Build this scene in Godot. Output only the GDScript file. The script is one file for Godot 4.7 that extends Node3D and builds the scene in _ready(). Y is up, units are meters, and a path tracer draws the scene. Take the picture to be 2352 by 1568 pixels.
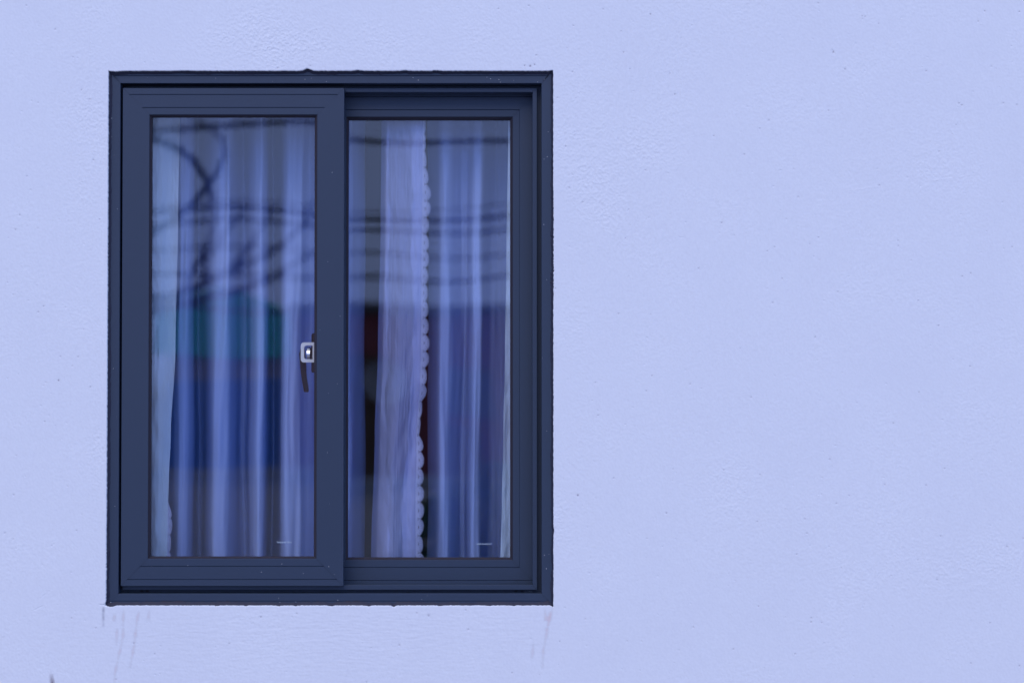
extends Node3D
# A dark sliding window in a lavender plastered wall, overcast daylight, curtains behind the glass,
# the far side of the street (wires, tree, kiosk, long low wall) mirrored in the panes.
# Metres, y up. The wall face is z = 0, the street lies at z > 0, the room at z < 0.

const EYE := Vector3(0, 1.6, 5.0)
const U := 2.757 / 2352.0          # one survey unit on the wall face, in metres

var rng := RandomNumberGenerator.new()
var M := {}

# survey units (measured on the facade) -> metres on a plane that lies `d` behind the wall face
func wx(px: float, d := 0.0) -> float:
	return (px - 1176.0) * U * (1.0 + d / 5.0)

func wy(py: float, d := 0.0) -> float:
	return 1.6 + (0.1 + (784.0 - py) * U) * (1.0 + d / 5.0)

# what the panes mirror: a place at distance z in front of the wall
func mx(px: float, z: float) -> float:
	return (px - 1176.0) * U * (5.1 + z) / 5.0

func my(py: float, z: float) -> float:
	return 1.6 + (0.1 + (784.0 - py) * U) * (5.1 + z) / 5.0

func lin(r: float, g: float, b: float, a := 1.0) -> Color:
	var c := Color(r, g, b).linear_to_srgb()
	c.a = a
	return c

func mat(called: String, c: Color, rough := 0.8, spec := 0.5, metal := 0.0) -> StandardMaterial3D:
	var m := StandardMaterial3D.new()
	m.resource_name = called
	m.albedo_color = c
	m.roughness = rough
	m.metallic = metal
	m.metallic_specular = spec
	M[called] = m
	return m

# ---------------------------------------------------------------- mesh helpers
func begin() -> SurfaceTool:
	var st := SurfaceTool.new()
	st.begin(Mesh.PRIMITIVE_TRIANGLES)
	return st

func part(st: SurfaceTool, called: String, m: Material, parent: Node = self, smooth := false) -> MeshInstance3D:
	if smooth:
		st.index()
		st.generate_normals()
	var o := MeshInstance3D.new()
	o.name = called
	o.mesh = st.commit()
	o.material_override = m
	parent.add_child(o, true)
	return o

func thing(called: String, label: String, category: String, at := Vector3.ZERO, group := "", kind := "") -> Node3D:
	var o := Node3D.new()
	o.name = called
	o.position = at
	add_child(o, true)
	tag(o, label, category, group, kind)
	return o

func tag(o: Node, label: String, category: String, group := "", kind := "") -> void:
	if label:
		o.set_meta("label", label)
	if category:
		o.set_meta("category", category)
	if group:
		o.set_meta("group", group)
	if kind:
		o.set_meta("kind", kind)

func quad(st: SurfaceTool, a: Vector3, b: Vector3, c: Vector3, d: Vector3) -> void:
	for v in [a, b, c, a, c, d]:
		st.add_vertex(v)

func box(st: SurfaceTool, lo: Vector3, hi: Vector3, bevel := 0.0) -> void:
	# a box with optionally chamfered edges along all three axes
	var c := (lo + hi) * 0.5
	var h := (hi - lo) * 0.5
	if bevel <= 0.0:
		var p := []
		for k in 8:
			p.append(c + Vector3(h.x if k & 1 else -h.x, h.y if k & 2 else -h.y, h.z if k & 4 else -h.z))
		for f in [[4, 6, 7, 5], [1, 3, 2, 0], [5, 7, 3, 1], [0, 2, 6, 4], [6, 2, 3, 7], [0, 4, 5, 1]]:
			quad(st, p[f[0]], p[f[1]], p[f[2]], p[f[3]])
		return
	var b := minf(bevel, minf(h.x, minf(h.y, h.z)) * 0.9)
	for ax in 3:
		var ay := (ax + 1) % 3
		var az := (ax + 2) % 3
		for s in [-1.0, 1.0]:
			var q := []
			for e in [[-1, -1], [1, -1], [1, 1], [-1, 1]]:
				var v := Vector3.ZERO
				v[ax] = s * h[ax]
				v[ay] = e[0] * (h[ay] - b)
				v[az] = e[1] * (h[az] - b)
				q.append(c + v)
			if s > 0:
				quad(st, q[0], q[3], q[2], q[1])
			else:
				quad(st, q[0], q[1], q[2], q[3])
		for s in [-1.0, 1.0]:
			for t in [-1.0, 1.0]:
				var q := []
				for e in [[0, -1], [0, 1], [1, 1], [1, -1]]:
					var v := Vector3.ZERO
					v[ax] = e[1] * (h[ax] - b)
					v[ay] = s * (h[ay] if e[0] == 0 else h[ay] - b)
					v[az] = t * (h[az] - b if e[0] == 0 else h[az])
					q.append(c + v)
				if s * t > 0:
					quad(st, q[0], q[3], q[2], q[1])
				else:
					quad(st, q[0], q[1], q[2], q[3])
	for k in 8:
		var s := Vector3(1 if k & 1 else -1, 1 if k & 2 else -1, 1 if k & 4 else -1)
		var q := []
		for ax in 3:
			var v := (h - Vector3(b, b, b)) * s
			v[ax] = s[ax] * h[ax]
			q.append(c + v)
		if s.x * s.y * s.z > 0:
			q.reverse()
		for v in q:
			st.add_vertex(v)

func tube(st: SurfaceTool, pts: Array, radii: Array, sides := 8, caps := true) -> void:
	var rings := []
	var side := Vector3.RIGHT
	for i in pts.size():
		var a: Vector3 = pts[maxi(i - 1, 0)]
		var b: Vector3 = pts[mini(i + 1, pts.size() - 1)]
		var t := (b - a).normalized()
		side = side - t * side.dot(t)
		if side.length() < 0.05:
			side = t.cross(Vector3.FORWARD if absf(t.z) < 0.9 else Vector3.UP)
		side = side.normalized()
		var up := t.cross(side).normalized()
		var ring := []
		var r: float = radii[i] if radii.size() > 1 else radii[0]
		for k in sides:
			var an := TAU * k / sides
			ring.append(pts[i] + side * cos(an) * r + up * sin(an) * r)
		rings.append(ring)
	for i in rings.size() - 1:
		for k in sides:
			var n := (k + 1) % sides
			quad(st, rings[i][k], rings[i + 1][k], rings[i + 1][n], rings[i][n])
	if caps:
		for e in [0, rings.size() - 1]:
			for k in range(1, sides - 1):
				var f := [rings[e][0], rings[e][k], rings[e][k + 1]]
				if e != 0:
					f.reverse()
				for v in f:
					st.add_vertex(v)

# a prism: 2D outline (counter-clockwise seen from +z) between two z planes
func prism(st: SurfaceTool, outline: PackedVector2Array, z0: float, z1: float) -> void:
	var tri := Geometry2D.triangulate_polygon(outline)
	for i in range(0, tri.size(), 3):
		var a := outline[tri[i]]
		var b := outline[tri[i + 1]]
		var c := outline[tri[i + 2]]
		if (b - a).cross(c - a) > 0:
			var sw := b
			b = c
			c = sw
		for p in [a, b, c]:
			st.add_vertex(Vector3(p.x, p.y, z1))
		for p in [a, c, b]:
			st.add_vertex(Vector3(p.x, p.y, z0))
	for i in outline.size():
		var p := outline[i]
		var q := outline[(i + 1) % outline.size()]
		quad(st, Vector3(p.x, p.y, z0), Vector3(p.x, p.y, z1), Vector3(q.x, q.y, z1), Vector3(q.x, q.y, z0))

# a rectangle [left, bottom, right, top] in metres from survey units at depth d
func rect(l: float, t: float, r: float, b: float, d: float) -> Array:
	return [wx(l, d), wy(b, d), wx(r, d), wy(t, d)]

func inset(r: Array, by: float) -> Array:
	return [r[0] + by, r[1] + by, r[2] - by, r[3] - by]

# one side (0 head, 1 sill, 2 left, 3 right) of a mitred frame; levels = [[rect, z], ...] run from the outside in
func side_of(levels: Array, side: int, gap := 0.0003, closed := true) -> SurfaceTool:
	var st := begin()
	var ends := []
	for l in levels:
		var r: Array = l[0]
		var z: float = l[1]
		match side:
			0: ends.append([Vector3(r[0] + gap, r[3], z), Vector3(r[2] - gap, r[3], z)])
			1: ends.append([Vector3(r[2] - gap, r[1], z), Vector3(r[0] + gap, r[1], z)])
			2: ends.append([Vector3(r[0], r[1] + gap, z), Vector3(r[0], r[3] - gap, z)])
			3: ends.append([Vector3(r[2], r[3] - gap, z), Vector3(r[2], r[1] + gap, z)])
	var n := ends.size()
	for i in (n if closed else n - 1):
		var a: Array = ends[i]
		var b: Array = ends[(i + 1) % n]
		quad(st, a[0], a[1], b[1], b[0])
	return st

# a V groove across a flat face between two rects, `at` metres in from the outer rect
func groove(levels: Array, r: Array, at: float, z: float, w := 0.0022, deep := 0.0022) -> void:
	levels.append([inset(r, at - w * 0.5), z])
	levels.append([inset(r, at), z - deep])
	levels.append([inset(r, at + w * 0.5), z])

# a cloth: fn(u, v) -> Vector3 on a grid
func sheet(fn: Callable, nu: int, nv: int) -> SurfaceTool:
	var st := begin()
	var g := []
	for j in nv + 1:
		for i in nu + 1:
			g.append(fn.call(float(i) / nu, float(j) / nv))
			st.set_uv(Vector2(float(i) / nu, float(j) / nv))
			st.add_vertex(g[-1])
	for j in nv:
		for i in nu:
			var a := j * (nu + 1) + i
			for k in [a, a + nu + 1, a + 1, a + 1, a + nu + 1, a + nu + 2]:
				st.add_index(k)
	st.generate_normals()
	return st

func commit_sheet(st: SurfaceTool, called: String, m: Material, parent: Node) -> MeshInstance3D:
	var o := MeshInstance3D.new()
	o.name = called
	o.mesh = st.commit()
	o.material_override = m
	parent.add_child(o, true)
	return o

func spline(p: Array, t: float) -> Vector2:
	var n := p.size() - 1
	var x := clampf(t, 0.0, 1.0) * n
	var i := mini(int(x), n - 1)
	var f := x - i
	var a: Vector2 = p[maxi(i - 1, 0)]
	var b: Vector2 = p[i]
	var c: Vector2 = p[i + 1]
	var d: Vector2 = p[mini(i + 2, n)]
	return b.cubic_interpolate(c, a, d, f)

# piecewise linear table lookup [[x, y], ...]
func table(tb: Array, x: float) -> float:
	if x <= tb[0][0]:
		return tb[0][1]
	for i in tb.size() - 1:
		if x <= tb[i + 1][0]:
			return lerpf(tb[i][1], tb[i + 1][1], smoothstep(0.0, 1.0, (x - tb[i][0]) / (tb[i + 1][0] - tb[i][0])))
	return tb[-1][1]

# ================================================================= scene
func _ready() -> void:
	rng.seed = 20417
	set_view()
	make_materials()
	make_ground()
	make_house()
	make_window()
	make_curtains()
	make_foreground()
	make_street()

func set_view() -> void:
	var cam := Camera3D.new()
	cam.name = "camera"
	add_child(cam)
	var lens := CameraAttributesPhysical.new()
	lens.frustum_focal_length = 12.0 / (2.757 * 682.0 / 1024.0 * 0.5 / EYE.distance_to(Vector3(0, 1.7, 0)))
	lens.frustum_focus_distance = 5.02
	lens.frustum_near = 0.05
	lens.frustum_far = 400.0
	lens.exposure_aperture = lens.frustum_focal_length / 34.0
	cam.attributes = lens
	cam.position = EYE
	cam.look_at_from_position(EYE, Vector3(0, 1.7, 0), Vector3.UP)
	cam.current = true

	var env := Environment.new()
	var sky := ProceduralSkyMaterial.new()
	sky.sky_top_color = Color(0.605, 0.705, 0.905)
	sky.sky_horizon_color = Color(0.63, 0.725, 0.99)
	sky.sky_curve = 0.25
	sky.ground_bottom_color = Color(0.32, 0.33, 0.36)
	sky.ground_horizon_color = Color(0.50, 0.53, 0.60)
	sky.sun_angle_max = 1.0
	env.background_mode = Environment.BG_SKY
	env.sky = Sky.new()
	env.sky.sky_material = sky
	env.background_energy_multiplier = 2.13
	env.tonemap_mode = Environment.TONE_MAPPER_LINEAR
	env.tonemap_exposure = 1.0
	env.sdfgi_enabled = true
	env.ssao_enabled = true
	env.ssil_enabled = true
	var we := WorldEnvironment.new()
	we.name = "daylight"
	we.environment = env
	add_child(we)

	var sun := DirectionalLight3D.new()
	sun.name = "overcast_sun"
	sun.light_color = Color(1.0, 0.91, 0.80)
	sun.light_energy = 0.5
	sun.light_angular_distance = 40.0
	sun.sky_mode = DirectionalLight3D.SKY_MODE_LIGHT_ONLY
	sun.shadow_enabled = true
	add_child(sun)
	sun.look_at_from_position(Vector3.ZERO, -Vector3(-0.25, 0.85, 0.78), Vector3.UP)

# ---------------------------------------------------------------- materials
func noise_texture(freq: float, size: int, seed_: int, as_normal := false, bump := 4.0, octaves := 4) -> NoiseTexture2D:
	var n := FastNoiseLite.new()
	n.seed = seed_
	n.noise_type = FastNoiseLite.TYPE_SIMPLEX_SMOOTH
	n.frequency = freq
	n.fractal_octaves = octaves
	var t := NoiseTexture2D.new()
	t.width = size
	t.height = size
	t.seamless = true
	t.noise = n
	t.as_normal_map = as_normal
	t.bump_strength = bump
	return t

func make_materials() -> void:
	# powder-coated aluminium, slightly uneven in tone
	var f := mat("navy_aluminium", lin(0.021, 0.034, 0.062), 0.5, 0.4)
	f.uv1_triplanar = true
	f.uv1_world_triplanar = true
	f.uv1_scale = Vector3(9, 9, 9)
	f.normal_enabled = true
	f.normal_texture = noise_texture(0.09, 256, 5, true, 2.0)
	f.normal_scale = 0.06
	mat("sealant", lin(0.018, 0.019, 0.036), 0.6, 0.35)
	mat("gasket", lin(0.028, 0.025, 0.034), 0.75, 0.25)
	var g := mat("window_glass", Color(0.1, 0.12, 0.12, 0.01), 0.0, 0.5)
	g.transparency = BaseMaterial3D.TRANSPARENCY_ALPHA
	mat("black_plastic", lin(0.012, 0.013, 0.018), 0.45, 0.4)
	mat("latch_plate", lin(0.50, 0.53, 0.56), 0.55, 0.5)
	mat("latch_knob", lin(0.62, 0.64, 0.66), 0.22, 0.5, 1.0)
	mat("glass_print", lin(0.45, 0.55, 0.62), 0.9)
	mat("white_speck", lin(0.55, 0.55, 0.55), 0.9)
	var sheer := mat("pale_sheer", lin(0.42, 0.55, 0.72, 0.86), 0.95, 0.1)
	sheer.transparency = BaseMaterial3D.TRANSPARENCY_ALPHA
	sheer.backlight_enabled = true
	sheer.backlight = lin(0.3, 0.3, 0.3)
	var thin := mat("thin_sheer", lin(0.37, 0.45, 0.80, 0.42), 0.95, 0.1)
	thin.transparency = BaseMaterial3D.TRANSPARENCY_ALPHA
	mat("blue_drape", lin(0.215, 0.295, 0.56), 0.9, 0.15)
	var lace := mat("lace", lin(0.36, 0.41, 0.64, 0.78), 0.95, 0.1)
	lace.transparency = BaseMaterial3D.TRANSPARENCY_ALPHA
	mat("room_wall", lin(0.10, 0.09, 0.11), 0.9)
	mat("masonry", lin(0.32, 0.31, 0.33), 0.9)
	mat("red_leaf", lin(0.10, 0.022, 0.035), 0.5)
	mat("stem", lin(0.06, 0.035, 0.03), 0.8)
	mat("cable", lin(0.012, 0.012, 0.013), 0.6)
	mat("bark", lin(0.05, 0.045, 0.042), 0.9)
	mat("leaf_green", lin(0.02, 0.17, 0.13), 0.6)
	mat("concrete", lin(0.28, 0.27, 0.27), 0.9)
	mat("pale_kerb", lin(0.48, 0.46, 0.46), 0.9)
	mat("teal_roof", lin(0.03, 0.55, 0.48), 0.6)
	mat("kiosk_blue", lin(0.04, 0.19, 0.55), 0.55)
	mat("kiosk_pale", lin(0.42, 0.36, 0.42), 0.7)
	mat("maroon_wall", lin(0.30, 0.075, 0.085), 0.85)
	mat("brown_wood", lin(0.14, 0.08, 0.05), 0.7)
	mat("roof_sheet", lin(0.16, 0.15, 0.17), 0.5)

# the plaster: height (trowel marks, grain, pits, scratches) and colour (paint, drips, dirt) over 3 m x 2 m
const TW := 1800
const TH := 1200
const TX0 := -104.0
const TY0 := -70.0
const TSTEP := 2560.0 / 1800.0

func noise_bytes(w: int, h: int, freq: float, seed_: int, oct := 3, w2 := 0, h2 := 0) -> PackedByteArray:
	var n := FastNoiseLite.new()
	n.seed = seed_
	n.noise_type = FastNoiseLite.TYPE_SIMPLEX_SMOOTH
	n.frequency = freq
	n.fractal_octaves = oct
	var im := n.get_seamless_image(w, h)
	im.convert(Image.FORMAT_L8)
	if w2:
		im.resize(w2, h2, Image.INTERPOLATE_CUBIC)
	return im.get_data()

func plaster() -> StandardMaterial3D:
	var grain := noise_bytes(TW, TH, 0.16, 11, 2)
	var coarse := noise_bytes(TW / 2, TH / 2, 0.12, 12, 3, TW, TH)
	var slow := noise_bytes(TW / 8, TH / 8, 0.05, 13, 3, TW, TH)
	var blotch := noise_bytes(TW / 4, TH / 4, 0.02, 14, 4, TW, TH)
	var flat_streak := noise_bytes(TW / 5, TH, 0.14, 15, 2, TW, TH)
	var tall_streak := noise_bytes(TW, TH / 4, 0.14, 16, 2, TW, TH)
	# where the plaster is rough: patches seen on the wall (survey units) [x, y, rx, ry, strength]
	var rough := [[630, 80, 160, 70, 0.8], [200, 190, 60, 130, 0.7], [1500, 120, 130, 110, 0.9], [1430, 420, 110, 160, 0.9], [1310, 330, 40, 260, 1.0],
		[1320, 900, 45, 300, 0.6], [1290, 1200, 40, 120, 0.7], [2200, 1300, 130, 90, 1.0], [1850, 1250, 160, 120, 0.45], [900, 110, 400, 50, 0.7], [100, 760, 110, 120, 0.4],
		[190, 420, 50, 180, 0.55], [60, 640, 50, 50, 0.5], [1680, 980, 180, 160, 0.3], [2050, 350, 200, 250, 0.35], [1750, 60, 200, 70, 0.4], [2250, 1000, 110, 200, 0.25], [225, 1000, 22, 300, 0.6]]
	var flat := [[760, 1440, 560, 60, 1.0], [700, 1530, 600, 60, 0.55], [2200, 1310, 110, 70, 0.8], [760, 140, 420, 22, 0.5]]
	var tall := [[1400, 420, 170, 260, 0.7], [1520, 150, 120, 120, 0.8], [1820, 500, 300, 420, 0.4], [1650, 800, 250, 250, 0.25]]
	var mw := 180
	var mh := 120
	var masks := []
	for list in [rough, flat, tall]:
		var mi := Image.create(mw, mh, false, Image.FORMAT_L8)
		for j in mh:
			for i in mw:
				var x := TX0 + (i + 0.5) * TSTEP * 10.0
				var y := TY0 + (j + 0.5) * TSTEP * 10.0
				var s := 0.0
				for p in list:
					s += p[4] * exp(-pow((x - p[0]) / p[2], 2.0) - pow((y - p[1]) / p[3], 2.0))
				mi.set_pixel(i, j, Color(minf(s, 1.0), 0, 0))
		mi.resize(TW, TH, Image.INTERPOLATE_BILINEAR)
		masks.append(mi.get_data())
	var m0: PackedByteArray = masks[0]
	var m1: PackedByteArray = masks[1]
	var m2: PackedByteArray = masks[2]
	var h := PackedFloat32Array()
	h.resize(TW * TH)
	var col := PackedByteArray()
	col.resize(TW * TH * 3)
	for i in TW * TH:
		var b := blotch[i]
		var r := (m0[i] * b) * 0.0000102 + maxf(0.0, b - 140) * 0.0022 + 0.10
		var g := grain[i] * 0.0039 - 0.5
		var c := coarse[i] * 0.0039 - 0.5
		var v := 0.5 + r * (0.90 * g + 0.50 * c)
		v += (slow[i] - 128) * 0.0006
		v += m1[i] * 0.0039 * (flat_streak[i] - 128) * 0.0009
		v += m2[i] * 0.0039 * (tall_streak[i] - 128) * 0.0009
		h[i] = v
		var t := (b - 128) * 0.010 + (coarse[i] - 128) * 0.010 + (grain[i] - 128) * 0.020
		col[i * 3] = int(clampf(202.0 + t, 0, 255))
		col[i * 3 + 1] = int(clampf(204.0 + t, 0, 255))
		col[i * 3 + 2] = int(clampf(209.0 + t * 0.8, 0, 255))
	# pits and blisters
	for k in 3200:
		var x := rng.randf() * TW
		var y := rng.randf() * TH
		var big := rng.randf()
		var rad := 0.55 + big * big * 0.7
		var deep := -(0.10 + 0.45 * big * big) if rng.randf() < 0.75 else 0.10
		dent(h, x, y, rad, rad, deep)
		if big > 0.90 and deep < 0:
			tint(col, x, y, rad * 0.7, Color(0.50, 0.46, 0.50), 0.35)  # the larger pits are also darker in colour
	# single marks that can be found on the wall (survey units): [x, y, size, dirt]
	for p in [[135, 873, 1.7, 0.9], [1327, 1136, 2.0, 0.9], [34, 527, 1.2, 0.7], [208, 888, 1.2, 0.6], [1551, 215, 1.3, 0.7], [1495, 30, 1.6, 0.7], [1433, 118, 1.3, 0.5], [1983, 35, 1.0, 0.6],
			[2021, 52, 1.0, 0.6], [1530, 1177, 1.6, 0.5], [1916, 118, 1.9, 0.6], [1943, 157, 1.8, 0.5], [2106, 1284, 1.3, 0.4], [1605, 616, 1.2, 0.5], [1658, 511, 1.5, 0.6], [1740, 1390, 1.2, 0.4],
			[185, 205, 1.5, 0.4], [44, 493, 1.5, 0.5], [1545, 1076, 1.0, 0.5], [601, 1414, 1.7, 0.5], [985, 1411, 2.2, 0.5], [918, 1478, 2.0, 0.4], [310, 1474, 1.6, 0.5], [1218, 150, 2.2, 0.8], [1228, 147, 1.6, 0.7],
			[1205, 149, 1.3, 0.8], [1285, 1470, 1.2, 0.4], [1308, 430, 1.6, 0.3], [1700, 800, 1.0, 0.3], [1860, 560, 1.0, 0.5], [2064, 564, 1.0, 0.5], [2110, 900, 1.0, 0.5], [1710, 1130, 1.0, 0.4]]:
		var q := tex(p[0], p[1])
		dent(h, q.x, q.y, p[2], p[2], -0.35)
		tint(col, q.x, q.y, p[2] * 0.62, Color(0.34, 0.31, 0.36), p[3] * 0.8)
	# scratches and fine cracks: [points..., height]
	for s in [[[1650, 464], [1654, 490], [1660, 512], -0.20], [[1913, 112], [1920, 122], -0.4], [[2140, 415], [2230, 402], 0.10], [[1950, 438], [2020, 428], 0.08], [[95, 1372], [120, 1352], -0.10], [[78, 1400], [104, 1388], -0.16],
			[[1560, 545], [1575, 546], -0.15], [[205, 0], [205, 60], [203, 110], [204, 150], -0.16], [[203, 150], [204, 265], -0.10], [[1880, 1310], [1990, 1285], 0.07], [[232, 1386], [246, 1388], -0.35]]:
		for k in s.size() - 2:
			var a := tex(s[k][0], s[k][1])
			var b := tex(s[k + 1][0], s[k + 1][1])
			var n := int(a.distance_to(b) / 0.7) + 1
			for i in n:
				var q := a.lerp(b, float(i) / n) + Vector2(rng.randf_range(-0.5, 0.5), rng.randf_range(-0.5, 0.5))
				dent(h, q.x, q.y, 0.8, 0.8, s[-1] * rng.randf_range(0.3, 1.0))
	# rust-coloured drips under the corners of the frame: [points in survey units, strength]
	for s in [[[[287, 1398], [285, 1430], [286, 1452], [282, 1476], [276, 1502], [268, 1540], [265, 1568]], 0.40], [[[321, 1404], [316, 1434], [312, 1472], [309, 1492], [301, 1530]], 0.42],
			[[[266, 1408], [264, 1424]], 0.4], [[[272, 1440], [271, 1480]], 0.16], [[[1251, 1396], [1253, 1412], [1252, 1424]], 0.45], [[[1269, 1392], [1263, 1420], [1256, 1450], [1248, 1490], [1246, 1530]], 0.42],
			[[[1262, 1402], [1258, 1432], [1252, 1446]], 0.3], [[[1225, 1470], [1222, 1510]], 0.15], [[[345, 1396], [344, 1420]], 0.2]]:
		var line: Array = s[0]
		for k in line.size() - 1:
			var a := tex(line[k][0], line[k][1])
			var b := tex(line[k + 1][0], line[k + 1][1])
			var n := int(a.distance_to(b) / 0.5) + 1
			for i in n:
				var q := a.lerp(b, float(i) / n)
				var w := 0.8 + 0.5 * sin(q.y * 0.23) + 0.4 * sin(q.y * 0.71)
				tint(col, q.x + rng.randf_range(-0.8, 0.8), q.y, maxf(0.5, w * 0.7), Color(0.765, 0.72, 0.68), s[1] * rng.randf_range(0.0, 0.42))
	# dark dribble at the lower left corner
	for i in 90:
		var q := tex(240 + rng.randf_range(-1.2, 1.2), 1392 + 46 * pow(rng.randf(), 1.6))
		tint(col, q.x, q.y, 0.6, Color(0.42, 0.42, 0.50), 0.13)
	var him := Image.create_from_data(TW, TH, false, Image.FORMAT_RF, h.to_byte_array())
	var cim := Image.create_from_data(TW, TH, false, Image.FORMAT_RGB8, col)
	var m := mat("lavender_plaster", Color.WHITE, 0.82, 0.35)
	m.albedo_texture = ImageTexture.create_from_image(cim)
	m.heightmap_enabled = true
	m.heightmap_texture = ImageTexture.create_from_image(him)
	m.heightmap_scale = 0.26
	return m

func tex(px: float, py: float) -> Vector2:
	return Vector2((px - TX0) / TSTEP, (py - TY0) / TSTEP)

func dent(h: PackedFloat32Array, x: float, y: float, rx: float, ry: float, deep: float) -> void:
	var n := int(ceil(maxf(rx, ry) * 2.2))
	for j in range(int(y) - n, int(y) + n + 1):
		for i in range(int(x) - n, int(x) + n + 1):
			if i < 0 or j < 0 or i >= TW or j >= TH:
				continue
			h[j * TW + i] += deep * exp(-pow((i + 0.5 - x) / rx, 2.0) - pow((j + 0.5 - y) / ry, 2.0))

func tint(col: PackedByteArray, x: float, y: float, rad: float, c: Color, share: float) -> void:
	var n := int(ceil(rad * 2.0))
	for j in range(int(y) - n, int(y) + n + 1):
		for i in range(int(x) - n, int(x) + n + 1):
			if i < 0 or j < 0 or i >= TW or j >= TH:
				continue
			var w := share * exp(-(pow((i + 0.5 - x) / rad, 2.0) + pow((j + 0.5 - y) / rad, 2.0)))
			var at := (j * TW + i) * 3
			col[at] = int(lerpf(col[at], c.r * 255, w))
			col[at + 1] = int(lerpf(col[at + 1], c.g * 255, w))
			col[at + 2] = int(lerpf(col[at + 2], c.b * 255, w))

# ---------------------------------------------------------------- ground
func make_ground() -> void:
	var m := mat("paving", Color.WHITE, 0.85, 0.3)
	var ramp := Gradient.new()
	ramp.set_color(0, lin(0.24, 0.245, 0.28))
	ramp.set_color(1, lin(0.33, 0.33, 0.37))
	var t := noise_texture(0.02, 512, 31)
	t.color_ramp = ramp
	m.albedo_texture = t
	m.uv1_triplanar = true
	m.uv1_world_triplanar = true
	m.uv1_scale = Vector3(0.35, 0.35, 0.35)
	var st := begin()
	quad(st, Vector3(-150, 0, -150), Vector3(150, 0, -150), Vector3(150, 0, 150), Vector3(-150, 0, 150))
	var g := part(st, "ground", m)
	g.set_meta("kind", "structure")
	g.set_meta("label", "grey paved street in front of the lavender wall")

# ---------------------------------------------------------------- house
func opening_loop() -> Array:
	# the chipped edge of the plaster round the window, clockwise from the top left, in survey units
	var pts := []
	var n := FastNoiseLite.new()
	n.seed = 77
	n.frequency = 0.06
	n.fractal_octaves = 3
	var bumps := [[705, 5.5, 9], [820, 1.8, 10], [420, 1.0, 14], [1000, 1.2, 8], [930, 1.5, 9], [262, -1.5, 10], [1268, 1.5, 4]]
	var low := [[905, 3.6, 5], [846, 1.8, 6], [760, 1.6, 7], [565, 1.6, 4], [642, 1.4, 6], [256, 3.5, 9], [1269, 3.0, 3], [1010, 1.2, 6], [500, 1.3, 5], [1120, 1.0, 10], [680, 1.6, 4], [1180, 1.2, 5]]
	var i := 0
	while i <= 1024:
		var x := 246.5 + i
		var d := n.get_noise_2d(x * 2.2, 0) * 0.8
		for b in bumps:
			d += b[1] * exp(-pow((x - b[0]) / b[2], 2.0))
		pts.append(Vector2(x, 161.0 - d))
		i += 2
	i = 0
	while i <= 1226:
		var y := 162.5 + i
		var d := n.get_noise_2d(y * 1.4, 400) * 0.9
		d += smoothstep(420, 520, y) * (1.0 - smoothstep(640, 700, y)) * (0.8 + 1.6 * n.get_noise_2d(y * 5.0, 500))
		d += 1.6 * exp(-pow((y - 1218) / 8.0, 2.0)) + 0.8 * exp(-pow((y - 912) / 5.0, 2.0))
		pts.append(Vector2(1271.0 + d, y))
		i += 2
	i = 0
	while i <= 1024:
		var x := 1271.0 - i
		var d := n.get_noise_2d(x * 2.6, 900) * 1.1
		for b in low:
			d += b[1] * exp(-pow((x - b[0]) / b[2], 2.0))
		pts.append(Vector2(x, 1388.6 + d))
		i += 2
	i = 0
	while i <= 1226:
		var y := 1387.5 - i
		var d := n.get_noise_2d(y * 2.4, 1300) * 0.9 + smoothstep(900, 1380, y) * (0.6 + 1.2 * n.get_noise_2d(y * 4.0, 1500)) + 2.0 * exp(-pow((y - 1384) / 5.0, 2.0)) + 0.8 * exp(-pow((y - 268) / 4.0, 2.0))
		pts.append(Vector2(246.3 - d, y))
		i += 2
	return pts

var loop_pts := []

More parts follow.
